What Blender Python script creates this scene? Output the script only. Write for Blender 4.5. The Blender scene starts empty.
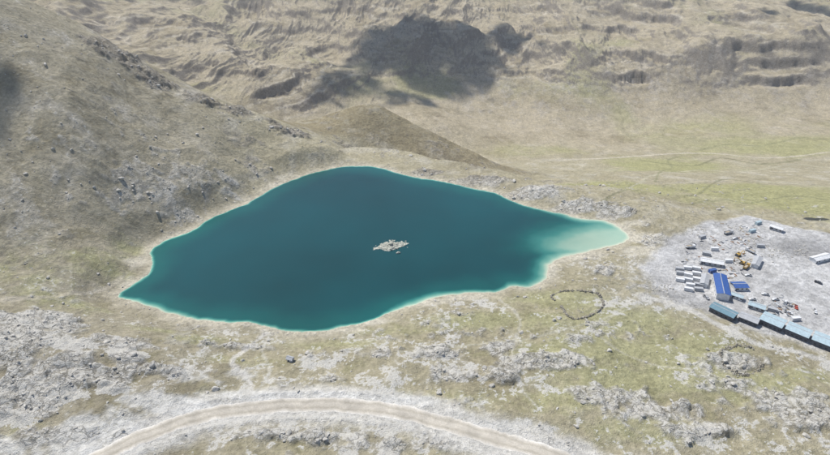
import bpy, math, random, time
import numpy as np
from mathutils import Vector
T0=time.time()
random.seed(4)
R=np.random.RandomState(7)
scn=bpy.context.scene
# ------------------------------------------------------------------ camera
CH=250.0; PITCH=math.radians(30.0); FPX=560.0
cd=bpy.data.cameras.new("camera"); cam=bpy.data.objects.new("camera",cd)
scn.collection.objects.link(cam); scn.camera=cam
cam.location=(0,0,CH); cam.rotation_euler=(math.radians(60),0,0)
cd.sensor_width=36; cd.lens=FPX/830*36; cd.clip_start=1; cd.clip_end=30000
cP,sP=math.cos(PITCH),math.sin(PITCH)
def ray(u,v):
    dx=(u-415)/FPX; dy=(227.5-v)/FPX
    return np.array([dx,cP+dy*sP,-sP+dy*cP])
def at_z(u,v,z):
    d=ray(u,v); t=(z-CH)/d[2]; return np.array([d[0]*t,d[1]*t,z])
def at_y(u,v,y):
    d=ray(u,v); t=y/d[1]; return np.array([d[0]*t,y,CH+d[2]*t])
# ------------------------------------------------------------------ noise
def perlin(x,y,seed):
    r=np.random.RandomState(seed); a=(r.rand(256,256)*2*np.pi)
    gx=np.cos(a).astype(np.float32); gy=np.sin(a).astype(np.float32)
    x=np.asarray(x,np.float32); y=np.asarray(y,np.float32)
    xi=np.floor(x); yi=np.floor(y); xf=x-xi; yf=y-yi
    xi=xi.astype(np.int32)&255; yi=yi.astype(np.int32)&255; x1=(xi+1)&255; y1=(yi+1)&255
    u=xf*xf*xf*(xf*(xf*6-15)+10); w=yf*yf*yf*(yf*(yf*6-15)+10)
    n00=gx[xi,yi]*xf+gy[xi,yi]*yf; n10=gx[x1,yi]*(xf-1)+gy[x1,yi]*yf
    n01=gx[xi,y1]*xf+gy[xi,y1]*(yf-1); n11=gx[x1,y1]*(xf-1)+gy[x1,y1]*(yf-1)
    a0=n00+u*(n10-n00); a1=n01+u*(n11-n01)
    return (a0+w*(a1-a0))*1.5
def fbm(x,y,wl,octv,seed,gain=0.5,mode=0):
    s=0; amp=1; tot=0; c,sn=0.8,0.6
    x=x/wl; y=y/wl
    for i in range(octv):
        n=perlin(x+13.7*i,y-7.3*i,seed+i)
        if mode==1: n=1-2*np.abs(n)*1.3
        elif mode==2: n=2*np.abs(n)*1.3-0.6
        s=s+amp*n; tot+=amp; amp*=gain
        x,y=(c*x-sn*y)*2.03,(sn*x+c*y)*2.03
    return s/tot
def ss(a,b,x):
    t=np.clip((x-a)/(b-a),0,1); return t*t*(3-2*t)
def lerp(a,b,t): return a+(b-a)*t
# ------------------------------------------------------------------ grid
def axis(c0,c1,step,lo,hi,glo,ghi,mid=None):
    a=list(np.arange(c0,c1,step)); s=step; x=a[-1]
    while x<hi:
        g=ghi if (mid is None or x<mid[0]) else mid[1]
        s*=g; x+=s; a.append(x)
    s=step; x=c0; b=[]
    while x>lo:
        s*=glo; x-=s; b.append(x)
    return np.array(b[::-1]+a)
xs=axis(-400,440,1.1,-5000,5000,1.010,1.010)
ys=axis(175,620,1.0,-900,7000,1.04,1.0038,(1800,1.025))
X,Y=np.meshgrid(xs,ys); X=X.astype(np.float32); Y=Y.astype(np.float32)
print("grid",X.shape)
# ------------------------------------------------------------------ control points
CP=[]
def cz(u,v,z): CP.append(at_z(u,v,z))
def cy(u,v,y): CP.append(at_y(u,v,y))
def cw(x,y,z): CP.append(np.array([x,y,z],float))
for u,v,z in [(0,455,15),(200,455,13),(415,455,11),(630,455,11),(830,455,10),
 (0,400,22),(150,405,14),(290,400,10),(415,400,10),(540,405,9),(680,400,10),(830,405,10),
 (0,355,26),(60,350,24),(130,350,15),(210,350,7),(300,355,5),(415,345,6),(520,340,8),(630,350,7),(760,360,6),(830,375,6),
 (0,310,20),(60,305,14),(100,310,6),(118,296,1),(325,331,1),(400,309,1),(545,278,1),(628,238,1),(590,250,1.5),(360,167,2),(147,252,1.5),(245,205,2),(300,178,2),(215,318,1),
 (350,250,0),(250,260,0),(480,240,0),(520,210,1.5),(450,182,1.5),
 (600,290,5),(650,270,4),(570,320,6),(700,290,2.5),(830,340,2.5),(700,240,2.5),(830,245,1),(760,270,2.2),(830,290,2.2),(690,315,4),
 (400,165,4),(440,171,5),(480,178,6),(540,192,9),(600,206,7),(650,215,6),
 (700,213,-1),(760,210,-8),(830,207,-8),(700,190,-30),(770,190,-30),(830,190,-28)]: cz(u,v,z)
for u,v,y in [(330,147,590),(270,122,610),(200,96,610),(100,42,610),(25,0,610),(-60,-40,600),
 (0,100,460),(60,100,480),(120,110,520),(0,180,390),(0,250,345),(60,220,385),(120,180,445),(200,150,515),(60,160,430),(110,260,362),(250,160,545),(300,157,562),(-80,150,400),(-80,250,330)]: cy(u,v,y)
for x,y,z in [(-600,900,60),(-350,800,-10),(-200,790,-50),(-60,870,-110),(40,830,-110),(110,800,-100),(-420,1000,-30),(-900,800,200),(-800,500,230),(-560,560,190),(-700,200,120),(-500,250,70),(-400,100,50),(0,625,-35),(-60,640,-30),(130,620,-50),(60,610,-35),
 (-1500,1000,320),(-1500,0,250),(700,0,10),(600,200,8),(700,400,0),(900,600,-40),(1500,0,0),(1600,800,0),(0,100,18),(0,-200,25),(-300,0,30),(300,50,14),(0,-900,30),(-1200,-900,150),(1200,-900,20)]: cw(x,y,z)
for u,v,y in [(372,112,740),(335,121,730),(405,127,735),(440,144,722),(478,162,705),(300,130,710),
 (430,124,960),(510,152,880),(600,172,720),(650,150,880),(720,165,770),(800,150,850),(830,165,760),(740,135,950),(830,130,960),(560,140,950),
 (620,120,1060),(480,118,1060),(380,98,1080),(300,104,1010),(720,110,1080),(830,105,1080),(230,88,1010),
 (300,60,1240),(420,60,1270),(560,60,1260),(700,60,1250),(830,60,1230),(200,50,1200),(120,20,1300),
 (200,0,1560),(320,0,1580),(450,0,1620),(600,0,1620),(740,0,1600),(860,0,1580),(900,80,1150),(560,90,1150),(420,90,1150),(700,88,1150)]: cy(u,v,y)
for x,y,z in [(-1000,2000,260),(0,2100,150),(1000,2100,170),(2200,1500,150),(-2000,2500,420),(0,3200,330),(1800,3200,380),(-4500,3000,600),(4500,3000,500),(0,6500,700),(-4500,6500,900),(4500,6500,800),(-4800,0,500),(4800,0,150),(4000,-900,100),(-4000,-900,500)]: cw(x,y,z)
C=np.array(CP); S=150.0
P=C[:,:2]/S; n=len(P)
def U(r2): return 0.5*r2*np.log(r2+1e-9)
K=U(((P[:,None]-P[None])**2).sum(-1))+np.eye(n)*0.008
A=np.zeros((n+3,n+3)); A[:n,:n]=K; A[:n,n]=1; A[:n,n+1:]=P; A[n,:n]=1; A[n+1:,:n]=P.T
sol=np.linalg.solve(A,np.concatenate([C[:,2],[0,0,0]]))
Z=np.full(X.shape,sol[n],np.float32)+(X/S)*np.float32(sol[n+1])+(Y/S)*np.float32(sol[n+2])
for i in range(n):
    r2=(X/S-np.float32(P[i,0]))**2+(Y/S-np.float32(P[i,1]))**2
    Z+=np.float32(sol[i])*0.5*r2*np.log(r2+1e-9)
print("tps",time.time()-T0, Z.min(),Z.max())
def samp(G,x,y):
    x=np.atleast_1d(x); y=np.atleast_1d(y)
    i=np.clip(np.searchsorted(xs,x)-1,0,len(xs)-2); j=np.clip(np.searchsorted(ys,y)-1,0,len(ys)-2)
    a=np.clip((x-xs[i])/(xs[i+1]-xs[i]),0,1); b=np.clip((y-ys[j])/(ys[j+1]-ys[j]),0,1)
    return G[j,i]*(1-a)*(1-b)+G[j,i+1]*a*(1-b)+G[j+1,i]*(1-a)*b+G[j+1,i+1]*a*b
tt=np.concatenate([np.arange(200,1200,1.0),np.arange(1200,5000,4.0)])
def hit(u,v):
    d=ray(u,v); px=d[0]*tt; py=d[1]*tt; pz=CH+d[2]*tt
    h=samp(Z,px,py); k=np.argmax(pz<h)
    if k==0: k=len(tt)-1
    a0=pz[k-1]-h[k-1]; a1=pz[k]-h[k]; f=a0/(a0-a1+1e-9); t=tt[k-1]+(tt[k]-tt[k-1])*f
    x,y=d[0]*t,d[1]*t
    return np.array([x,y,float(samp(Z,x,y)[0])])
def polyw(pts): return np.array([hit(u,v)[:2] for u,v in pts])
def segdist(x,y,P,closed=False):
    d=np.full(x.shape,1e9,np.float32); m=len(P)
    for i in range(m if closed else m-1):
        a=P[i]; b=P[(i+1)%m]; ab=b-a; L=(ab**2).sum()+1e-9
        t=np.clip(((x-a[0])*ab[0]+(y-a[1])*ab[1])/L,0,1)
        d=np.minimum(d,(x-a[0]-t*ab[0])**2+(y-a[1]-t*ab[1])**2)
    return np.sqrt(d)
def inside(x,y,P):
    c=np.zeros(x.shape,bool); m=len(P)
    for i in range(m):
        a=P[i]; b=P[(i+1)%m]
        if a[1]==b[1]: continue
        k=((a[1]>y)!=(b[1]>y))&(x<(b[0]-a[0])*(y-a[1])/(b[1]-a[1])+a[0]); c^=k
    return c
def boxed(P,pad,fn,default):
    i0,i1=np.searchsorted(xs,[P[:,0].min()-pad,P[:,0].max()+pad]); j0,j1=np.searchsorted(ys,[P[:,1].min()-pad,P[:,1].max()+pad])
    o=np.full(X.shape,default,np.float32); o[j0:j1,i0:i1]=fn(X[j0:j1,i0:i1],Y[j0:j1,i0:i1]); return o
def catmull(P,k=6,closed=False):
    P=np.asarray(P); m=len(P); out=[]
    rng=range(m if closed else m-1)
    for i in rng:
        if closed: p0,p1,p2,p3=P[(i-1)%m],P[i],P[(i+1)%m],P[(i+2)%m]
        else: p0,p1,p2,p3=P[max(i-1,0)],P[i],P[i+1],P[min(i+2,m-1)]
        for s in range(k):
            t=s/k; out.append(0.5*((2*p1)+(-p0+p2)*t+(2*p0-5*p1+4*p2-p3)*t*t+(-p0+3*p1-3*p2+p3)*t**3))
    if not closed: out.append(P[-1])
    return np.array(out)
# ------------------------------------------------------------------ lake outline
LK=[(118,297),(130,287),(147,275),(154,264),(148,253),(165,241),(190,231),(215,216),(245,205),(270,190),(300,177),(330,169),(360,166),(385,169),(410,177),(440,181),(465,187),(495,193),(520,204),(550,211),(580,218),(605,221),(622,228),(629,238),(612,246),(590,251),(565,257),(549,265),(546,278),(530,288),(510,287),(495,293),(470,292),(440,297),(425,302),(400,308),(378,318),(355,325),(325,331),(290,332),(270,328),(245,322),(215,321),(185,317),(160,311),(135,302)]
LKW=catmull([at_z(u,v,0)[:2] for u,v in LK],2,True)
def lake_sdf(x,y):
    d=segdist(x,y,LKW,True); return np.where(inside(x,y,LKW),-d,d)+3.4*fbm(x,y,22,5,91,.62)
SD=boxed(LKW,260,lake_sdf,260.0)
PADP=polyw([(642,266),(668,240),(700,224),(745,219),(800,230),(850,240),(860,352),(822,350),(775,335),(720,318),(690,303),(655,292)])
PAD=boxed(PADP,80,lambda x,y:np.where(inside(x,y,PADP),-1,1)*segdist(x,y,PADP,True)+9*fbm(x,y,25,5,55,.6),80.0)
ROADP=catmull(polyw([(60,490),(110,458),(150,437),(200,418),(260,408),(330,405),(395,411),(450,425),(505,441),(560,458),(620,490)]),8)
RD=boxed(ROADP,60,lambda x,y:segdist(x,y,ROADP),60.0)
print("masks",time.time()-T0)
def blobs(L,G=None):
    o=np.zeros(X.shape,np.float32)
    for (u,v,rx,ry,w) in L:
        c=hit(u,v); i0,i1=np.searchsorted(xs,[c[0]-2.5*rx,c[0]+2.5*rx]); j0,j1=np.searchsorted(ys,[c[1]-2.5*ry,c[1]+2.5*ry])
        a=X[j0:j1,i0:i1]; b=Y[j0:j1,i0:i1]
        o[j0:j1,i0:i1]=np.maximum(o[j0:j1,i0:i1],w*np.exp(-((a-c[0])/rx)**2-((b-c[1])/ry)**2))
    return o
rockB=blobs([(40,325,38,16,1),(10,350,30,25,1),(60,375,40,14,.9),(120,345,25,10,.8),(150,372,30,8,.7),(20,400,30,14,.9),(230,345,25,8,.6),
 (380,352,30,8,.6),(440,350,30,9,.7),(500,345,22,10,.6),(550,362,30,9,1),(480,375,40,10,.6),(330,380,30,6,.5),(610,395,30,10,.8),(660,410,30,10,.8),(720,385,25,8,.7),(780,400,30,12,.9),(820,420,30,12,.8),(700,430,40,9,.6),(735,362,24,12,.8),
 (300,435,60,8,.6),(400,445,50,7,.6),(60,440,60,8,.6),(570,340,20,7,.5),(600,270,20,10,.6),(655,240,14,12,1),(640,285,18,8,.5),
 (430,170,30,8,.8),(480,178,35,12,1),(530,190,35,12,1),(580,203,35,10,1),(620,210,25,9,.9),
 (105,48,14,25,1),(125,60,16,25,1),(155,78,18,25,1),(200,98,20,20,.9),(240,112,20,18,.8),(290,130,25,15,.8)])
softB=blobs([(150,190,50,30,1),(200,175,50,25,1),(190,210,40,20,.8),(100,200,50,30,.7),(250,165,40,20,.8),(60,150,50,30,.6),(120,120,50,30,.6),(330,150,40,15,.6),(60,230,50,25,.4),(30,300,60,20,.7)])
outB=blobs([(40,325,30,14,1),(8,345,20,22,1),(70,350,20,10,.9),(130,360,16,8,.9),(55,395,28,9,.9),(15,420,18,8,.9),(110,395,16,6,.8)])
n1=fbm(X,Y,60,5,11); n2=fbm(X,Y,22,5,23); n3=fbm(X,Y,8,4,37)
near=1-ss(650,900,np.hypot(X,Y)); far=ss(760,1000,Y)
leftS=ss(-100,-230,X+0.25*(Y-400))*near
wide_=fbm(X,Y,45,6,207,.65)
rock=np.maximum(ss(0.34,0.56,rockB+0.55*n2+0.3*n3)*(rockB>0.08), .8*ss(.24,.36,wide_+.35*n3)*near*(1-.6*leftS))
rock=np.maximum(rock,.7*ss(.68,.86,softB+0.7*n2+.6*n3)*(softB>.1))
quiet=ss(0,30,SD)*ss(0,25,PAD)*ss(6,22,RD)
# spur beyond the lake
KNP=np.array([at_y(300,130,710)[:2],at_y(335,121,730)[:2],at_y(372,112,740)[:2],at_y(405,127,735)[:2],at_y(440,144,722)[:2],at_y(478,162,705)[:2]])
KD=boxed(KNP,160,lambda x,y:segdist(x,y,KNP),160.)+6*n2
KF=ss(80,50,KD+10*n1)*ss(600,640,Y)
# ------------------------------------------------------------------ relief
Z+=(n1*5*quiet*ss(0,60,SD)*near*(1-.6*KF))
Z+=12*np.exp(-np.clip(KD,0,999)/34)*(1+.3*n2)*ss(600,640,Y)
gully=fbm(X*0.8+Y*0.25,Y*0.8-X*0.2,120,6,61,0.5,1)
Z+=gully*(7*leftS*ss(10,70,SD))
wx=X+70*fbm(X,Y,300,4,71); wy=Y+70*fbm(X,Y,300,4,75)
fr=fbm(wx,wy,620,8,81,0.44,1)
fs=fbm(wx,wy*0.38,120,7,88,0.52,1)
hm_=ss(-95,-40,Z)*ss(820,1020,Y)
Z+=far*(fr*54+fs*12-4)*hm_+ far*fs*3+far*fbm(X,Y,40,5,89,.6)*2.6
big=ss(1700,2600,Y)+ss(1200,2500,np.abs(X))
Z+=np.clip(big,0,1)*far*fbm(X,Y,1500,9,101,0.5,1)*190
zz=Z+26*fbm(X,Y,330,7,111,.6); per=27.0; ph=(zz/per)%1.0
led=(ss(0.5,0.8,ph)-ph)*per
cliffB=blobs([(500,100,90,90,1),(560,95,100,90,1),(640,82,110,90,1),(720,72,110,90,1),(790,90,90,90,.9),(250,60,90,60,.6),(130,35,90,60,.6),(650,20,150,60,.5),(280,90,80,60,.6)])
lm=far*ss(-0.04,0.2,fbm(X,Y,170,7,121,.62)+.06)*ss(-88,-66,Z)*(.18+.82*np.clip(cliffB,0,1))*ss(820,1020,Y)
Z+=led*lm*0.85
# outcrops
q=fbm(X+4*n3,Y+4*n2,21,6,131,0.57,2)
qq=q*4.0; st=np.floor(qq*1.3)/1.3+ss(0.45,1.0,(qq*1.3)%1.0)/1.3
hr=(lerp(qq,st,0.75)+1.4)
backr=ss(480,560,Y)
Z+=rock*hr*quiet*(.35+.85*np.clip(rockB,0,1)*(1+.6*backr))*1.05
n4=fbm(X,Y,3.5,3,141)
Z+=quiet*near*(n3*0.65+n4*0.28)
Z+=outB*quiet*2.2*(1+.8*n2)
w=ss(2,30,SD); shore=0.12+0.075*np.clip(SD,0,60)
Zo=lerp(shore,np.maximum(Z,np.where(SD<55,0.5,-999)),w)
Z=np.where(SD<0,np.maximum(-16,-0.05+0.28*SD),np.where(SD<255,Zo,Z)).astype(np.float32)
Z=lerp(2.2+0.35*fbm(X,Y,12,4,151),Z,ss(-6,12,PAD)).astype(np.float32)
rz=samp(Z,ROADP[:,0],ROADP[:,1]); kk=np.ones(25)/25; rz=np.convolve(np.pad(rz,12,'edge'),kk,'valid')
def near_z(x,y):
    best=np.full(x.shape,1e9,np.float32); o=np.zeros(x.shape,np.float32)
    for i in range(len(ROADP)-1):
        a=ROADP[i]; ab=ROADP[i+1]-a; t=np.clip(((x-a[0])*ab[0]+(y-a[1])*ab[1])/((ab**2).sum()+1e-9),0,1)
        d=(x-a[0]-t*ab[0])**2+(y-a[1]-t*ab[1])**2; k=d<best; best=np.where(k,d,best); o=np.where(k,rz[i]+t*(rz[i+1]-rz[i]),o)
    return o
RZ=boxed(ROADP,60,near_z,0.0)
berm=1.1*np.exp(-((RD-9.5)/1.6)**2)*(0.6+0.9*n3)
Z=lerp(RZ+berm,Z,ss(8,22,RD)).astype(np.float32)
print("relief",time.time()-T0)
# ------------------------------------------------------------------ ground colour
gx=np.gradient(Z,axis=1)/np.gradient(xs)[None,:]; gy=np.gradient(Z,axis=0)/np.gradient(ys)[:,None]
slope=np.hypot(gx,gy)
def c3(r,g,b): return np.array([r,g,b],np.float32)
def mixc(c,col,m): return c+(col-c)*np.clip(m,0,1)[...,None]
m0=fbm(X,Y,90,6,161,0.6); m1=fbm(X,Y,30,6,171,0.68); m2=fbm(X,Y,9,5,181,0.7)
streak=fbm(X*.9+Y*.45,(Y*.9-X*.45)*.3,26,5,211,.62)
col=np.empty(X.shape+(3,),np.float32); col[:]=c3(.385,.345,.235)
col=mixc(col,c3(.47,.435,.345),ss(-.1,.45,m1))
col=mixc(col,c3(.265,.23,.145),ss(0,.5,m0)*0.6)
# left slope
col=mixc(col,c3(.345,.31,.235),leftS*0.65)
col=mixc(col,c3(.46,.425,.355),leftS*ss(0.05,.4,m1*.6+streak*.6)*0.7)
col=mixc(col,c3(.22,.19,.12),leftS*ss(0.02,.4,-m1*.7+m0*.6+.2*m2)*0.6)
# greens
gB=blobs([(560,300,40,18,1),(620,320,50,20,1),(600,350,60,20,1),(680,350,50,25,1),(540,320,30,14,.8),(480,320,45,12,.9),(400,330,35,9,.7),(640,380,60,20,1),(740,385,45,20,.9),(60,300,35,12,.8),(200,340,35,9,.6),(100,265,30,18,.7),(130,250,20,16,.6),(20,270,35,25,.5),(800,375,30,10,.8),(560,400,40,14,.7),(640,430,50,14,.6),(30,430,40,10,.4),(330,345,40,8,.7),(240,360,30,8,.5),(160,330,30,6,.6),(680,260,20,14,.4),(450,400,60,12,.5)])
gf=blobs([(740,190,140,60,1),(800,200,100,60,1),(660,165,120,60,.9),(780,145,160,70,1),(600,185,60,40,.8),(700,125,160,60,.7),(540,150,90,40,.6),(200,85,90,40,.4)])
col=mixc(col,c3(.365,.355,.19),ss(.15,.8,gB+.6*m1+.5*m2)*(gB>.05)*.8)
col=mixc(col,c3(.355,.345,.17),ss(.2,.7,gf+.6*m0+.4*m1)*(gf>.05)*.9)
nearP=ss(470,300,Y)*near*(1-leftS*.5)
col=mixc(col,c3(.25,.235,.125),nearP*ss(.05,.45,-m1*.7+m2*.7)*.6)
pale_=np.clip(nearP*ss(-.22,.42,m1*.8+m2*.6+.05-.22*np.clip(gB,0,1)),0,1)*.97
pale_=np.maximum(pale_,leftS*.42*ss(-.1,.5,streak*.7+m1*.5))
pale_=np.maximum(pale_,rock*.58*(1-backr)*(1-.5*leftS*ss(350,400,Y)))
pale_=np.maximum(pale_,ss(.3,.7,outB+.5*n2+.3*n3)*1.1)
# far slopes
tint=lerp(c3(.45,.385,.28),c3(.37,.315,.215),np.clip(.5+m0,0,1)[...,None])
fm=np.clip(far*.75*(1-.8*np.clip(gf,0,1)),0,1)[...,None]; col=col+(tint-col)*fm
col=mixc(col,c3(.21,.17,.105),far*ss(.05,.45,m0*.7+.7*m1)*.6*(1-np.clip(gf,0,1)))
col=mixc(col,c3(.33,.32,.17),far*ss(.05,.5,fbm(X,Y,260,5,191,.6))*.7)
col=mixc(col,c3(.55,.49,.39),far*ss(.1,.5,streak*.8+.5*m1)*.45)
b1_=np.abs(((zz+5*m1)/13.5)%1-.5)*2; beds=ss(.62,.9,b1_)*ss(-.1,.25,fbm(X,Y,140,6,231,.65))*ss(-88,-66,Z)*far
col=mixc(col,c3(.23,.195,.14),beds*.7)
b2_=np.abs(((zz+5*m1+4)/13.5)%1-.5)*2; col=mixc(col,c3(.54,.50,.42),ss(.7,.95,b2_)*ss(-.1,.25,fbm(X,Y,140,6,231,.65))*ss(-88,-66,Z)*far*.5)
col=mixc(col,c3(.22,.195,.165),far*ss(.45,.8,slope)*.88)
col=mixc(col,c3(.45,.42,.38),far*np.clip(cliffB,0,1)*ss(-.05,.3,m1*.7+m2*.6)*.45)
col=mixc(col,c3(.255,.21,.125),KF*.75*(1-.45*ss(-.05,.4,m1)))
col=mixc(col,c3(.17,.145,.105),blobs([(452,160,30,16,1),(470,166,20,10,1),(430,156,25,14,.7)])*ss(-.3,.3,m2)*.8)  # dark rock at spur's right foot, with the flank's shade painted into the colour
# near rock
rc=lerp(c3(.41,.39,.345),c3(.67,.65,.605),np.clip(.5+1.1*m1+.6*m2,0,1)[...,None])
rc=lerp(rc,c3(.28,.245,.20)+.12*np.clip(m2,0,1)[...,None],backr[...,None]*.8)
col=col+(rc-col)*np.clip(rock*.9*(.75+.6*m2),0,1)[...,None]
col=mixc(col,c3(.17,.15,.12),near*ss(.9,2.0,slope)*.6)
col[:]*=1.10
# shore sand
sh=np.exp(-(np.clip(SD,0,99)/ (7+9*n1))**2)
col=mixc(col,c3(.63,.575,.455),sh*(.75+.5*m1))
sandB=blobs([(612,236,26,18,1),(640,238,22,12,.9),(640,250,20,12,.9),(590,256,24,8,.7),(430,302,18,6,1),(460,298,14,5,.8),(370,322,22,5,.9),(545,268,9,16,1),(140,262,10,18,.8),(130,285,14,7,.8),(640,222,20,8,.7),(400,172,30,10,.5),(345,330,25,4,.6)])
col=mixc(col,c3(.65,.60,.48),ss(.3,.7,sandB+.4*m1)*(sandB>.1)*.9)
col=mixc(col,c3(.30,.36,.30),ss(0,-8,SD))
pale_*=ss(2,14,SD)*ss(-2,6,PAD)*(1-far)
# yard
yc=lerp(c3(.48,.47,.455),c3(.70,.69,.67),np.clip(.5+1.3*m1+.6*m2,0,1)[...,None])
col=col+(yc-col)*ss(5,-5,PAD)[...,None]
grayB=blobs([(805,248,26,18,1),(760,245,14,8,.7),(670,295,20,10,.7),(660,300,30,8,.6),(700,305,25,6,.7),(700,245,14,10,.6),(780,285,18,6,.6),(735,300,16,6,.5)])
col=mixc(col,c3(.32,.315,.31),ss(.25,.75,grayB+.45*m2)*(grayB>.1)*.75)
col=mixc(col,c3(.58,.565,.54),blobs([(680,300,40,14,1),(650,285,20,18,.8)])*ss(-.2,.2,m2)*.8)
pB=blobs([(816,219,14,5,1)]); col=mixc(col,c3(.07,.075,.07),ss(.35,.6,pB+.2*m2)*(pB>.1))
# road verges, tracks
col=mixc(col,c3(.71,.685,.63),ss(19,8,RD+11*m1)*.9)
vB=blobs([(100,430,30,14,1),(180,405,40,8,1),(260,395,40,6,1),(60,450,50,8,.8),(350,395,40,5,.9),(420,400,40,6,.8),(500,425,40,8,.6),(20,445,30,8,.8),(240,375,24,8,.6),(200,380,24,8,.6)])
col=mixc(col,c3(.73,.715,.67),ss(.35,.7,vB+.7*m1+.3*m2)*(vB>.08)*.8)
def track(pts,wd,c,a,jit=0):
    global col
    Pk=catmull(polyw(pts),5); d=boxed(Pk,wd*4,lambda x,y:segdist(x,y,Pk)+wd*.8*fbm(x,y,wd*7,3,222),99.)
    col=mixc(col,c,ss(wd,wd*.45,d+jit*m2*wd)*a)
pale=c3(.64,.58,.47)
track([(560,160),(610,158),(640,156),(700,153),(770,158),(829,152)],4,pale,.65,.3)
track([(600,190),(640,183),(650,176),(700,170),(740,172),(790,165),(829,168)],3,c3(.52,.49,.36),.6)
track([(600,205),(640,190),(690,196),(720,180),(760,184)],2.2,c3(.2,.2,.11),.6,.5)
track([(640,160),(690,166),(720,158),(760,164),(800,160)],3.5,c3(.2,.2,.11),.6,.5)
track([(655,182),(660,172),(672,168),(668,160),(684,156)],2.5,c3(.25,.25,.14),.6,.5)
track([(690,205),(720,200),(750,203),(790,196),(829,200)],2.5,c3(.25,.25,.14),.6,.5)
track([(700,150),(730,144),(760,146),(800,138),(829,140)],4,c3(.25,.25,.14),.5,.5)
track([(265,333),(250,345),(232,362),(250,382),(246,395)],2.4,c3(.71,.68,.62),.8,.7)
track([(270,333),(262,350),(270,368),(262,385)],1.4,c3(.67,.65,.58),.5,.9)
track([(500,300),(520,320),(512,350),(520,385),(540,410)],1.4,c3(.64,.61,.52),.5,.8)
track([(640,295),(690,310),(720,325),(760,345),(800,352),(850,372)],4.5,c3(.67,.645,.59),.8,.4)
track([(0,300),(50,297),(100,290),(125,275),(140,262)],2.5,pale,.5,.6)
track([(640,292),(600,330),(640,360),(700,372),(760,390),(829,400)],1.3,c3(.6,.57,.45),.5,.5)
track([(650,300),(560,330),(470,345),(400,352)],1.2,c3(.64,.62,.5),.45,.6)
track([(655,285),(700,290),(750,292),(790,275),(829,270)],4,c3(.74,.73,.71),.5,.5)
track([(690,230),(720,245),(770,262),(800,285),(829,300)],3.5,c3(.72,.71,.69),.5,.5)
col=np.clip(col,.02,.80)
print("colour",time.time()-T0)
# ------------------------------------------------------------------ helpers: mesh + material
def mkmesh(name,V,F,mats,smooth=False,fm=None):
    me=bpy.data.meshes.new(name); V=np.ascontiguousarray(V,np.float32); F=np.ascontiguousarray(F,np.int32); k=F.shape[1]
    me.vertices.add(len(V)); me.vertices.foreach_set("co",V.ravel())
    me.loops.add(F.size); me.loops.foreach_set("vertex_index",F.ravel())
    me.polygons.add(len(F)); me.polygons.foreach_set("loop_start",np.arange(0,F.size,k,dtype=np.int32))
    if fm is not None: me.polygons.foreach_set("material_index",np.asarray(fm,np.int32))
    me.polygons.foreach_set("use_smooth",np.full(len(F),smooth))
    me.update(calc_edges=True)
    ob=bpy.data.objects.new(name,me); scn.collection.objects.link(ob)
    for m in mats: me.materials.append(m)
    return ob
def vattr(ob,name,a,kind='FLOAT'):
    at=ob.data.attributes.new(name,kind,'POINT')
    if kind=='FLOAT_COLOR':
        b=np.ones((a.shape[0],4),np.float32); b[:,:3]=a; at.data.foreach_set("color",b.ravel())
    else: at.data.foreach_set("value",np.ascontiguousarray(a,np.float32).ravel())
def gridfaces(nx,ny):
    i=np.arange(nx-1)[None,:]+np.arange(ny-1)[:,None]*nx
    return np.stack([i,i+1,i+1+nx,i+nx],-1).reshape(-1,4)
class M:
    def __init__(s,name):
        s.m=bpy.data.materials.new(name); s.m.use_nodes=True; s.t=s.m.node_tree; s.n=s.t.nodes; s.b=s.n["Principled BSDF"]; s.b.inputs["Specular IOR Level"].default_value=.25
    def N(s,t,**k):
        x=s.n.new(t)
        for a,b in k.items(): setattr(x,a,b)
        return x
    def L(s,a,b): s.t.links.new(a,b)
    def co(s):
        return s.N("ShaderNodeTexCoord").outputs["Object"]
    def noise(s,scale,detail=4,rough=.6,vec=None):
        x=s.N("ShaderNodeTexNoise"); x.inputs["Scale"].default_value=scale; x.inputs["Detail"].default_value=detail; x.inputs["Roughness"].default_value=rough
        s.L(vec or s.co(),x.inputs["Vector"]); return x.outputs["Fac"]
    def rng(s,f,a,b,c,d):
        x=s.N("ShaderNodeMapRange"); s.L(f,x.inputs[0])
        for i,v in enumerate((a,b,c,d)): x.inputs[i+1].default_value=v
        return x.outputs[0]
    def math(s,op,a,b):
        x=s.N("ShaderNodeMath",operation=op)
        for i,v in enumerate((a,b)):
            if isinstance(v,(int,float)): x.inputs[i].default_value=v
            else: s.L(v,x.inputs[i])
        return x.outputs[0]
    def mix(s,f,a,b,bt='MIX'):
        x=s.N("ShaderNodeMix",data_type='RGBA',blend_type=bt)
        for i,v in ((0,f),(6,a),(7,b)):
            if isinstance(v,(int,float)): x.inputs[i].default_value=v
            elif isinstance(v,tuple): x.inputs[i].default_value=(*v,1)
            else: s.L(v,x.inputs[i])
        return x.outputs[2]
    def bump(s,h,st,dist):
        x=s.N("ShaderNodeBump"); x.inputs["Strength"].default_value=st; x.inputs["Distance"].default_value=dist; s.L(h,x.inputs["Height"]); s.L(x.outputs[0],s.b.inputs["Normal"])
def att(m,n): 
    return m.N("ShaderNodeAttribute",attribute_name=n)
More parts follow.
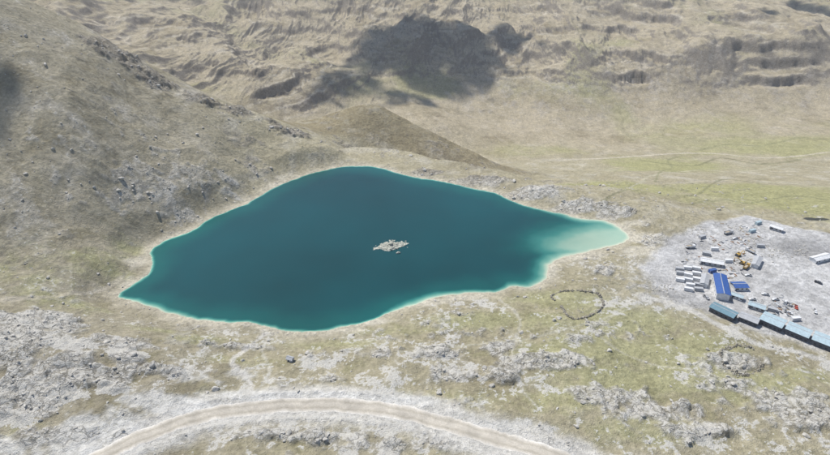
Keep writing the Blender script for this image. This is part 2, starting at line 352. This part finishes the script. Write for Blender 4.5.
# ground
g=M("ground_mat"); a=att(g,"col").outputs["Color"]; rk=att(g,"rockm").outputs["Fac"]; pl=att(g,"pale").outputs["Fac"]
f1=g.noise(.35,6,.7); f2=g.noise(1.4,3,.7); f3=g.noise(.09,5,.65)
sc=g.rng(f1,.3,.7,.68,1.30); a=g.mix(1.0,a,sc,'MULTIPLY')
sc=g.rng(f3,.3,.7,.82,1.18); a=g.mix(1.0,a,sc,'MULTIPLY')
tuft=g.rng(f2,.53,.66,0,1); tuft=g.math('MULTIPLY',tuft,g.rng(g.noise(.06,3,.6),.38,.6,.15,.7))
a=g.mix(tuft,a,(.16,.145,.075))
pf=g.math('ADD',pl,g.rng(f1,.25,.75,-.75,.75)); pf=g.rng(pf,.52,.66,0,.87)
pc_=g.mix(g.rng(f2,.35,.65,0,1),(.53,.505,.445),(.74,.72,.665)); a=g.mix(pf,a,pc_)
vor=g.N("ShaderNodeTexVoronoi",feature='DISTANCE_TO_EDGE'); vor.inputs["Scale"].default_value=.14
wv=g.N("ShaderNodeVectorMath",operation='ADD'); nz=g.N("ShaderNodeTexNoise"); nz.inputs["Scale"].default_value=.16; nz.inputs["Detail"].default_value=6
g.L(g.co(),nz.inputs["Vector"]); ms=g.N("ShaderNodeVectorMath",operation='SCALE'); ms.inputs[3].default_value=16; g.L(nz.outputs["Color"],ms.inputs[0]); g.L(ms.outputs[0],wv.inputs[0]); g.L(g.co(),wv.inputs[1]); g.L(wv.outputs[0],vor.inputs["Vector"])
crack=g.rng(vor.outputs["Distance"],0,.09,0,1)
cm=g.math('MULTIPLY',g.math('SUBTRACT',1.0,crack),rk); a=g.mix(g.math('MULTIPLY',cm,.5),a,(.14,.125,.095))
g.L(a,g.b.inputs["Base Color"]); g.b.inputs["Roughness"].default_value=.95; g.b.inputs["Specular IOR Level"].default_value=.1
hh=g.math('ADD',g.math('MULTIPLY',f1,1.6),g.math('MULTIPLY',f2,.4)); hh=g.math('ADD',hh,g.math('MULTIPLY',g.math('MULTIPLY',crack,rk),.4)); hh=g.math('ADD',hh,g.math('MULTIPLY',f3,2.2)); g.bump(hh,1.0,1.1)
ny,nx=X.shape
V=np.stack([X,Y,Z],-1).reshape(-1,3)
terr=mkmesh("terrain",V,gridfaces(nx,ny),[g.m],True)
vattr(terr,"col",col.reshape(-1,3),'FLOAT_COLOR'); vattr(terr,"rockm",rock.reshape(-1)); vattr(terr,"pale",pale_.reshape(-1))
print("terrain",time.time()-T0)
# ------------------------------------------------------------------ lake
lx=np.arange(LKW[:,0].min()-12,LKW[:,0].max()+12,1.6); ly=np.arange(LKW[:,1].min()-12,LKW[:,1].max()+12,1.6)
LX,LY=np.meshgrid(lx,ly); ls=samp(SD,LX.ravel(),LY.ravel()).reshape(LX.shape)
def gz(u,v,rx,ry):
    e=at_z(u,v,0)[:2]; return np.exp(-(((LX-e[0])/rx)**2+((LY-e[1])/ry)**2))
wide=np.clip(gz(632,238,74,46)+.5*gz(570,247,50,24),0,1)
wide2=gz(545,275,36,22)+gz(440,300,40,14)+.5*gz(160,306,40,14)+.5*gz(520,262,30,20)
nzl=fbm(LX,LY,38,5,201,.6)
shallow=np.clip(1+ls/(4+4*nzl+30*wide+12*wide2),0,1)
shallow=np.maximum(shallow**1.5,0.88*ss(.10,1.08,wide+.16*nzl))
shallow=np.maximum(shallow,.20*ss(-26,-3,ls+8*nzl))
F=gridfaces(len(lx),len(ly)); keep=(ls.ravel()[F]<4).any(1); F=F[keep]
m=M("lake_water_mat"); s=att(m,"shallow").outputs["Fac"]
cr=m.N("ShaderNodeValToRGB"); m.L(s,cr.inputs[0]); el=cr.color_ramp.elements
el[0].position=0; el[0].color=(.002,.052,.058,1); el[1].position=1; el[1].color=(.56,.54,.41,1)
for p,c in ((.25,(.005,.095,.088,1)),(.5,(.035,.19,.160,1)),(.75,(.15,.33,.26,1)),(.9,(.35,.46,.35,1))):
    q_=el.new(p); q_.color=c
big_=m.rng(m.noise(.006,3,.5),.3,.7,.75,1.35); m.L(m.mix(1.0,cr.outputs[0],big_,'MULTIPLY'),m.b.inputs["Base Color"])
m.b.inputs["Roughness"].default_value=.18; m.b.inputs["Specular IOR Level"].default_value=.5; m.b.inputs["IOR"].default_value=1.33
m.bump(m.noise(.9,4,.6),.35,.12)
lake=mkmesh("lake",np.stack([LX,LY,0*LX],-1).reshape(-1,3),F,[m.m],True); vattr(lake,"shallow",shallow.ravel())
# ------------------------------------------------------------------ dirt road
m=M("dirt_road_mat"); uv=att(m,"across").outputs["Fac"]
ru=m.N("ShaderNodeValToRGB"); m.L(m.math('ADD',uv,m.rng(m.noise(.08,4,.65),.3,.7,-.09,.09)),ru.inputs[0]); el=ru.color_ramp.elements; el[0].color=(.66,.63,.57,1); el[1].color=(.66,.63,.57,1)
for p,c in ((.14,(.53,.49,.42,1)),(.28,(.39,.355,.29,1)),(.42,(.48,.44,.37,1)),(.58,(.49,.45,.38,1)),(.72,(.40,.365,.30,1)),(.86,(.53,.49,.42,1))): el.new(p).color=c
m.L(m.mix(1.0,m.mix(1.0,ru.outputs[0],m.rng(m.noise(.12,6,.7),.3,.7,.75,1.22),'MULTIPLY'),m.rng(m.noise(2,3,.7),.3,.7,.82,1.18),'MULTIPLY'),m.b.inputs["Base Color"]); m.b.inputs["Roughness"].default_value=.95
m.bump(m.noise(1.2,5,.7),.6,.2)
RP=catmull(ROADP,3); tg=np.gradient(RP,axis=0); tg/=np.linalg.norm(tg,axis=1)[:,None]; nr=np.stack([-tg[:,1],tg[:,0]],1)
ac=np.linspace(-1,1,13); rv=[];av=[]
for k in range(len(RP)):
    jl=1+.18*perlin(np.array([k*.13,k*.13]),np.array([3.3,9.9]),5)+.12*perlin(np.array([k*.5,k*.5]),np.array([1.3,7.9]),6)
    for t in ac:
        p=RP[k]+nr[k]*t*5.4*jl[0 if t<0 else 1]; rv.append((p[0],p[1],float(samp(Z,p[0],p[1])[0])+.09-.16*(abs(t)>.99))); av.append((t+1)/2)
road=mkmesh("dirt_road",np.array(rv),gridfaces(13,len(RP)),[m.m],True); vattr(road,"across",np.array(av))
# ------------------------------------------------------------------ rocks
def ico(sub):
    import bmesh
    b=bmesh.new(); bmesh.ops.create_icosphere(b,subdivisions=sub,radius=1); v=np.array([q.co[:] for q in b.verts]); f=np.array([[x.index for x in q.verts] for q in b.faces]); b.free(); return v,f
IV,IF=ico(2)
def rockvar(seed):
    r=np.random.RandomState(seed); v=IV.copy()
    for _ in range(9):
        nrm=r.randn(3); nrm/=np.linalg.norm(nrm); d=r.uniform(.45,.85); e=v@nrm-d; v-=np.where(e>0,e,0)[:,None]*nrm
    return v*(1+.06*r.randn(len(v),1))
VAR=[rockvar(i) for i in range(12)]
def rocks(name,pts,sizes,mat,flat=.7,seed=1,sink=.25):
    r=np.random.RandomState(seed); Vs=[];Fs=[];o=0
    for p,s in zip(pts,sizes):
        v=VAR[r.randint(12)]*np.array([r.uniform(.7,1.4),r.uniform(.7,1.2),flat*r.uniform(.7,1.2)])*s
        a=r.rand()*6.28; c,sn=math.cos(a),math.sin(a); v=np.stack([v[:,0]*c-v[:,1]*sn,v[:,0]*sn+v[:,1]*c,v[:,2]],1)
        Vs.append(v+np.array(p)+[0,0,s*flat*(.5-sink)]); Fs.append(IF+o); o+=len(v)
    return mkmesh(name,np.concatenate(Vs),np.concatenate(Fs),[mat])
def rockmat(name,c1,c2):
    m=M(name); m.L(m.mix(m.rng(m.noise(.6,6,.7),.35,.65,0,1),c1,c2),m.b.inputs["Base Color"]); m.b.inputs["Roughness"].default_value=.9; m.bump(m.noise(2,5,.7),.8,.3); return m.m
RM=rockmat("boulder_mat",(.32,.30,.26),(.61,.585,.53)); WM=rockmat("stone_wall_mat",(.20,.18,.145),(.43,.40,.33)); IM=rockmat("islet_rock_mat",(.30,.31,.25),(.58,.57,.49))
cand=[];sz=[]
N=46000; cx=R.uniform(-380,380,N); cyy=R.uniform(190,620,N); rr=samp(rock,cx,cyy); sd=samp(SD,cx,cyy); pd=samp(PAD,cx,cyy); rd=samp(RD,cx,cyy); nn=samp(m2,cx,cyy); zc=samp(Z,cx,cyy)
pr=(.03+.3*rr*(nn>-.1)+.1*(nn>.3))
ok=(sd>3)&(pd>6)&(rd>8.5)&(R.rand(N)<pr)
for x,y,z in zip(cx[ok],cyy[ok],zc[ok]): cand.append((x,y,z)); sz.append(min(2.4,.35+R.exponential(.4)))
rocks("boulders",cand,sz,RM)
print("boulders",len(cand),time.time()-T0)
# islet: a low mound of fractured rock with boulders on it
ce=at_z(391,246,0); ia=np.arange(-15,15.01,.5); IX,IY=np.meshgrid(ia,ia)
d1=np.sqrt(((IX*.96+IY*.3)/12.5)**2+((IY*.96-IX*.3)/7.0)**2)
ih=(2.1*(1-d1)+1.5*fbm(IX+40,IY,7,5,301,.6)+.8*fbm(IX,IY,2.5,3,305,.6)); ih=np.where(ih>0,.25+np.floor(ih*1.6)/2.2+.2*ih,ih*2-.2)
isl=mkmesh("rock_islet",np.stack([IX+ce[0],IY+ce[1],np.clip(ih,-3,3)],-1).reshape(-1,3),gridfaces(len(ia),len(ia)),[IM])
pts=[];sz=[]
for _ in range(90):
    x,y=R.randn(2)*[5,3.2]; 
    j=int(np.clip((y+15)/.5,0,60)); i=int(np.clip((x+15)/.5,0,60)); 
    pts.append((ce[0]+x,ce[1]+y,max(-.2,float(np.clip(ih[j,i],-3,3))))); sz.append(.35+R.exponential(.5))
rk_=rocks("boulders_on_islet",pts,sz,IM,flat=.6,seed=5); rk_.parent=isl
# stone corrals
def corral(name,pts,gap,h=1.2,drop=.0,jit=.15):
    W=catmull([hit(u,v)[:2] for u,v in pts],10,True); L=[];S_=[]
    for k in range(len(W)):
        if gap[0]<=k/len(W)<gap[1]: continue
        a_=W[k]; b_=W[(k+1)%len(W)]; ln=np.linalg.norm(b_-a_); m_=max(1,int(ln/.7)); lowk=R.rand()<.3+drop
        for j in range(m_):
            if R.rand()<drop: continue
            p=a_+(b_-a_)*j/m_; z=float(samp(Z,p[0],p[1])[0])
            for lv in range(1 if lowk else (2 if R.rand()<.35 else 3)):
                for sd_ in (-.28,.28):
                    L.append((p[0]+R.randn()*jit+sd_,p[1]+R.randn()*jit+sd_,z+lv*h/3)); S_.append(R.uniform(.38,.68))
    return rocks(name,L,S_,WM,flat=.75,seed=8)
corral("stone_corral_wall",[(551,297),(560,292),(572,291),(590,292),(600,296),(603,306),(594,314),(578,319),(567,315),(560,305)],(.9,.95),1.3,.02,.3)
corral("stone_corral_wall",[(721,351),(735,346),(753,349),(762,360),(757,371),(740,374),(724,364)],(.3,.4),1.6,.1,.6)
# ------------------------------------------------------------------ simple mats
_mc={}
def pm(name,c,rough=.6,metal=0,cor=False):
    if name in _mc: return _mc[name]
    m=M(name); m.L(m.mix(1.0,c,m.rng(m.noise(.7,5,.7),.3,.7,.76,1.14),'MULTIPLY'),m.b.inputs["Base Color"]); m.b.inputs["Roughness"].default_value=rough; m.b.inputs["Metallic"].default_value=metal
    if cor:
        w_=m.N("ShaderNodeTexWave",bands_direction='X'); w_.inputs["Scale"].default_value=1.2; m.L(m.co(),w_.inputs["Vector"]); m.bump(w_.outputs["Fac"],.5,.08)
    _mc[name]=m.m; return m.m
BLUE=pm("blue_painted_metal",(.04,.11,.34),.5,0,True); PBLUE=pm("pale_blue_roof",(.42,.53,.57),.45,0,True); TEAL=pm("teal_roof",(.16,.27,.32),.5,0,True)
WHITE=pm("white_panel",(.74,.745,.74),.5,0,True); GREY=pm("grey_panel",(.44,.45,.46),.6,0,True); DARK=pm("dark_glass",(.03,.035,.04),.2); YEL=pm("machine_yellow",(.55,.35,.09),.5); BLK=pm("rubber",(.03,.03,.03),.8); RED=pm("red_paint",(.42,.09,.06),.5); ORG=pm("rusty_steel",(.30,.18,.11),.8); DKB=pm("dark_wall",(.09,.10,.12),.7); TIM=pm("timber",(.45,.38,.28),.8)
BX=np.array([[-1,-1,-1],[1,-1,-1],[1,1,-1],[-1,1,-1],[-1,-1,1],[1,-1,1],[1,1,1],[-1,1,1]])*.5
BF=[[0,3,2,1],[4,5,6,7],[0,1,5,4],[1,2,6,5],[2,3,7,6],[3,0,4,7]]
class MB:
    def __init__(s): s.v=[];s.f=[];s.mi=[];s.mats=[]
    def mat(s,m):
        if m not in s.mats: s.mats.append(m)
        return s.mats.index(m)
    def add(s,v,f,m):
        o=len(s.v); s.v+= [tuple(q) for q in v]; s.f+=[[i+o for i in q] for q in f]; s.mi+=[s.mat(m)]*len(f)
    def box(s,c,d,m,taper=1.0,ry=0,rz=0):
        v=BX*np.array(d); v[4:,:2]*=taper
        if ry: c_,n_=math.cos(ry),math.sin(ry); v=np.stack([v[:,0]*c_+v[:,2]*n_,v[:,1],-v[:,0]*n_+v[:,2]*c_],1)
        if rz: c_,n_=math.cos(rz),math.sin(rz); v=np.stack([v[:,0]*c_-v[:,1]*n_,v[:,0]*n_+v[:,1]*c_,v[:,2]],1)
        s.add(v+np.array(c),BF,m)
    def cyl(s,c,r,l,m,ax=1,n=12):
        a=np.arange(n)/n*2*math.pi; v=[]
        for e in (-.5,.5):
            for t in a:
                q=[r*math.cos(t),r*math.sin(t)]; p=[0,0,0]; o=[i for i in range(3) if i!=ax]; p[o[0]]=q[0];p[o[1]]=q[1];p[ax]=e*l; v.append(np.array(p)+c)
        f=[[i,(i+1)%n,n+(i+1)%n,n+i] for i in range(n)]+[list(range(n))[::-1],list(range(n,2*n))]
        s.add(v,f,m)
    def obj(s,name,parent=None,loc=None,rot=0,bevel=0):
        me=bpy.data.meshes.new(name); me.from_pydata(s.v,[],s.f)
        for m in s.mats: me.materials.append(m)
        me.polygons.foreach_set("material_index",s.mi); me.update()
        ob=bpy.data.objects.new(name,me); scn.collection.objects.link(ob)
        if parent: ob.parent=parent
        if loc is not None: ob.location=loc; ob.rotation_euler=(0,0,rot)
        if bevel:
            b=ob.modifiers.new("bevel",'BEVEL'); b.width=bevel; b.segments=2
        return ob
def building(name,p,L,W,H,rot,roof,wall,rise=.9,nwin=5,z=None):
    e=bpy.data.objects.new(name,None); scn.collection.objects.link(e)
    e.location=(p[0],p[1],p[2] if z is None else z); e.rotation_euler=(0,0,rot)
    b=MB(); hx,hy=L/2,W/2
    v=[(-hx,-hy,-.5),(hx,-hy,-.5),(hx,hy,-.5),(-hx,hy,-.5),(-hx,-hy,H),(hx,-hy,H),(hx,hy,H),(-hx,hy,H),(-hx,0,H+rise),(hx,0,H+rise)]
    b.add(v,[[0,3,2,1],[0,1,5,4],[2,3,7,6],[1,2,6,9,5],[3,0,4,8,7]],wall); b.obj("walls",e)
    b=MB(); o=.5; t=.14; sl=rise/hy
    for sg in (-1,1):
        y0=sg*(hy+o); z0=H-o*sl+.03; v=[(-hx-o,0,H+rise+.03),(hx+o,0,H+rise+.03),(hx+o,y0,z0),(-hx-o,y0,z0)]; v+= [(a_,b_,c_+t) for a_,b_,c_ in v]
        b.add(v,[[0,1,2,3],[7,6,5,4],[0,4,5,1],[1,5,6,2],[2,6,7,3],[3,7,4,0]],roof)
    b.box((0,0,H+rise+t+.05),(L+2*o,.5,.1),GREY); b.obj("roof",e)
    b=MB()
    for sg in (-1,1):
        for i in range(nwin):
            xx=-hx+L*(i+.5)/nwin
            for zz_ in ([1.6] if H<4.5 else [1.5,4.2]): b.box((xx+.6,sg*(hy+.02),zz_),(min(1.4,L/nwin*.5),.08,1.0),DARK)
    b.obj("windows",e)
    b=MB(); b.box((hx+.02,0,1.05),(.08,1.0,2.1),DKB); b.box((-hx+1.2,-hy-.03,1.05),(.9,.1,2.1),DKB); b.obj("door",e)
    return e
def hrot(p,q): return math.atan2(q[1]-p[1],q[0]-p[0])
def bld_line(name,a_,b_,W,H,roof,wall,**k):
    p=hit(*a_); q=hit(*b_); L=float(np.linalg.norm((q-p)[:2])); return building(name,(p+q)/2,L,W,H,hrot(p,q),roof,wall,**k)
bld_line("blue_camp_building",(722,300),(718,280),8.5,5.2,BLUE,WHITE)
bld_line("blue_camp_building",(732,288),(745,288),7,3,BLUE,WHITE,nwin=3)
bld_line("blue_camp_building",(731,296),(742,300),4,2.8,PBLUE,WHITE,nwin=3)
bld_line("workshop_shed",(711,309),(734,320),8,4,TEAL,DKB)
bld_line("dormitory_building",(739,318),(757,325),7,3.5,GREY,DKB,nwin=4)
bld_line("dormitory_building",(761,320),(782,329),11,4.2,PBLUE,DKB)
bld_line("dormitory_building",(786,330),(808,339),10,4.2,PBLUE,DKB)
bld_line("dormitory_building",(812,340),(840,351),11,4.2,PBLUE,DKB)
bld_line("white_site_hut",(812,262),(828,258),6,3,WHITE,WHITE,nwin=3)
bld_line("white_site_hut",(700,262),(722,266),6,3,WHITE,GREY,nwin=4)
bld_line("white_site_hut",(770,228),(782,232),5,3,WHITE,GREY,nwin=3)
bld_line("storage_shed",(703,287),(705,278),5,3,GREY,WHITE,nwin=3)
bld_line("storage_shed",(748,306),(764,311),5,3,PBLUE,GREY,nwin=3)
bld_line("storage_shed",(754,268),(758,260),5,3,GREY,WHITE,nwin=2)
bld_line("small_hut",(288,360),(293,361),2.6,2.2,GREY,WHITE,nwin=2)
def container(p,rot,m):
    b=MB(); b.box((0,0,1.35),(6.06,2.44,2.5),m)
    for i in range(19):
        xx=-2.8+i*.311
        for sg in (-1,1): b.box((xx,sg*1.235,1.35),(.12,.05,2.2),m)
    for sx in (-1,1):
        for sy in (-1,1): b.box((sx*2.98,sy*1.17,1.35),(.16,.16,2.66),GREY)
    for yy in (-.55,.55): b.box((3.045,yy,1.35),(.04,.95,2.3),GREY)
    b.obj("shipping_container",None,p,rot)
for r_ in range(5):
    for c_ in range(3):
        if R.rand()<.12: continue
        p=hit(678+c_*9+r_*.5+R.randn()*.6,270+r_*5.2+R.randn()*.5); container(p,hrot(hit(670,270),hit(700,275))+R.randn()*.12,[WHITE,WHITE,GREY,WHITE][R.randint(4)])
for u,v,m_ in [(706,255,GREY),(714,250,WHITE),(728,262,WHITE),(752,232,PBLUE),(760,247,GREY),(772,311,GREY),(702,238,GREY),(758,224,PBLUE),(795,320,WHITE),(712,272,BLUE)]:
    container(hit(u,v),R.uniform(-.5,.5),m_)
def pickup(p,rot,m):
    b=MB(); b.box((0,0,.75),(5.2,1.85,.55),m); b.box((.35,0,1.35),(2.3,1.7,.7),m,.8); b.box((.35,0,1.37),(2.02,1.74,.42),DARK,.88); b.box((1.9,0,.98),(1.3,1.7,.22),m,.95)
    b.box((-1.7,0,1.04),(1.6,1.5,.06),BLK)
    for sy in (-.87,.87): b.box((-1.7,sy,1.15),(1.75,.09,.3),m)
    b.box((-2.56,0,1.15),(.09,1.8,.3),m); b.box((2.62,0,.6),(.1,1.8,.25),BLK)
    for sx in (-1.6,1.65):
        for sy in (-.85,.85): b.cyl((sx,sy,.4),.4,.26,BLK)
    b.obj("pickup_truck",None,p,rot,.03)
def dump(p,rot,m):
    b=MB(); b.box((0,0,1.0),(8,1.0,.35),BLK); b.box((3.1,0,1.9),(1.9,2.4,2.2),m,.92); b.box((3.75,0,2.3),(.6,2.1,.8),DARK); b.box((-1.1,0,1.35),(5.6,2.4,.15),GREY)
    for sy in (-1.2,1.2): b.box((-1.1,sy,2.0),(5.6,.1,1.3),m)
    b.box((1.75,0,2.2),(.1,2.5,1.7),m); b.box((-3.9,0,2.0),(.1,2.4,1.2),m); b.box((-1.1,0,2.0),(5.3,2.2,.8),TIM,.7)
    for sx in (-3.0,-1.7,2.9):
        for sy in (-1.05,1.05): b.cyl((sx,sy,.55),.55,.4,BLK)
    b.obj("dump_truck",None,p,rot,.04)
def excav(p,rot):
    b=MB()
    for sy in (-1.2,1.2):
        b.box((0,sy,.45),(3.4,.6,.8),BLK)
        for sx in (-1.7,1.7): b.cyl((sx,sy,.45),.4,.6,BLK)
    b.cyl((0,0,.95),.8,.4,BLK,2); b.box((-.5,0,1.75),(3.4,2.6,1.2),YEL,.95); b.box((-1.9,0,1.8),(.8,2.5,1.1),DKB); b.box((.7,.8,2.6),(1.3,.95,1.1),DARK,.9); b.box((.7,.8,3.2),(1.35,1.0,.1),YEL)
    b.box((2.6,-.1,3.2),(3.6,.5,.6),YEL,1,-.65); b.box((4.9,-.1,3.5),(2.4,.4,.5),YEL,1,.35); b.box((6.1,-.1,2.0),(.35,.35,2.8),YEL,1,.15); b.box((5.9,-.1,.75),(1.1,1.1,.8),ORG,.75)
    b.obj("excavator",None,p,rot,.04)
for u,v,r_ in [(738,256,.4),(742,264,2.4)]: excav(hit(u,v),r_)
for u,v,r_,m_ in [(728,234,.3,GREY),(750,252,2.1,WHITE),(746,268,.7,YEL),(690,248,.1,WHITE)]: dump(hit(u,v),r_,m_)
for u,v,m_ in [(765,295,WHITE),(775,300,WHITE),(785,303,WHITE),(796,308,RED),(815,312,WHITE),(752,300,WHITE),(706,298,GREY),(748,276,WHITE),(818,283,DKB),(788,313,WHITE),(735,239,WHITE)]: pickup(hit(u,v),R.uniform(0,6),m_)
pts=[];sz=[]
for _ in range(420):
    k=R.randint(8); cc=[(700,232),(735,228),(752,240),(775,252),(664,290),(745,262),(800,252),(710,246)][k]; p=hit(cc[0]+R.randn()*6,cc[1]+R.randn()*3); pts.append(p); sz.append(R.uniform(.2,1.0))
rocks("rubble_pile",pts,sz,RM,seed=21)
b=MB()
for _ in range(170):
    k=R.randint(8); cc=[(715,240),(740,246),(775,302),(730,272),(692,262),(785,308),(780,316),(745,232)][k]; p=hit(cc[0]+R.randn()*8,cc[1]+R.randn()*4)
    if samp(PAD,p[0],p[1])[0]>-2: continue
    m_=[ORG,WHITE,GREY,GREY,TIM,DKB,GREY][R.randint(7)]; az=R.choice([.2,1.77])+R.randn()*.15
    for j in range(3): b.box((p[0]+R.randn()*.3,p[1]+j*.45,p[2]+.15+.2*(j==1)),(R.uniform(1,3.5),.35,.3),m_,rz=az)
b.obj("stacked_building_materials")
# ------------------------------------------------------------------ sun, sky
sd_=np.array([-.34,.37,.86]); sd_/=np.linalg.norm(sd_)
sl=bpy.data.lights.new("sun",'SUN'); sl.energy=5.0; sl.angle=math.radians(.53); sl.color=(1,.965,.91)
so=bpy.data.objects.new("sun",sl); scn.collection.objects.link(so); so.rotation_euler=Vector(sd_).to_track_quat('Z','Y').to_euler(); so.location=(0,0,900)
wd=bpy.data.worlds.new("World"); scn.world=wd; wd.use_nodes=True; nt=wd.node_tree; bg=nt.nodes["Background"]
sk=nt.nodes.new("ShaderNodeTexSky"); sk.sky_type='NISHITA'; sk.sun_disc=False; sk.sun_elevation=math.asin(sd_[2]); sk.sun_rotation=math.atan2(sd_[0],sd_[1]); sk.altitude=2500; sk.dust_density=2
nt.links.new(sk.outputs[0],bg.inputs[0]); bg.inputs[1].default_value=.14
# thin mountain haze: a real, evenly scattering body of air
hm=bpy.data.materials.new("haze_mat"); hm.use_nodes=True; hn=hm.node_tree; hn.nodes.clear(); ho=hn.nodes.new("ShaderNodeOutputMaterial"); vs=hn.nodes.new("ShaderNodeVolumeScatter"); vs.inputs["Color"].default_value=(1,.98,.95,1); vs.inputs["Density"].default_value=.00011; vs.inputs["Anisotropy"].default_value=.2; hn.links.new(vs.outputs[0],ho.inputs["Volume"])
b=MB(); b.box((0,2500,50),(11000,9000,900),hm); hz=b.obj("haze_air")
# clouds overhead, casting the shadows on the slopes
m=M("cloud_mat"); m.b.inputs["Base Color"].default_value=(.85,.86,.88,1); m.b.inputs["Roughness"].default_value=1
out=m.n["Material Output"]; tr=m.N("ShaderNodeBsdfTransparent"); mx=m.N("ShaderNodeMixShader"); m.L(m.rng(m.noise(.03,6,.65),.42,.6,.08,.75),mx.inputs[0]); m.L(tr.outputs[0],mx.inputs[1]); m.L(m.b.outputs[0],mx.inputs[2]); m.L(mx.outputs[0],out.inputs["Surface"])
def cloud(L):
    Vs=[];Fs=[];o=0
    for u,v,r_,k in L:
        t=hit(u,v)
        for _ in range(k):
            off=np.array([R.randn()*r_*.5,R.randn()*r_*.45,0]); rad=r_*R.uniform(.22,.55)
            c=t+off+sd_*(1400-t[2]+R.uniform(-25,25))/sd_[2]
            vv=IV*rad*np.array([1.15,1,.45]); vv=vv*(1+.14*np.sin(vv[:,[1,2,0]]/rad*4+c[0])); Vs.append(vv+c); Fs.append(IF+o); o+=len(IV)
    return mkmesh("cloud",np.concatenate(Vs),np.concatenate(Fs),[m.m],True)
cloud([(395,34,75,24),(430,45,85,26),(470,42,65,20),(510,40,50,16),(378,60,65,18),(415,72,65,20),(455,75,50,14),(355,74,46,18),(338,82,36,16),(322,90,24,12),(312,96,14,6),(395,95,38,14),(425,102,26,10),(465,90,30,10),(485,60,50,12),(560,50,20,6),(546,44,14,4),(385,106,16,6)])
cloud([(800,10,45,12),(770,12,25,6),(829,14,30,7)])
cloud([(8,78,14,7),(-10,95,22,9),(3,112,10,4)])
scn.view_settings.view_transform='Standard'; scn.view_settings.look='None'; scn.view_settings.exposure=0
print("done",time.time()-T0)
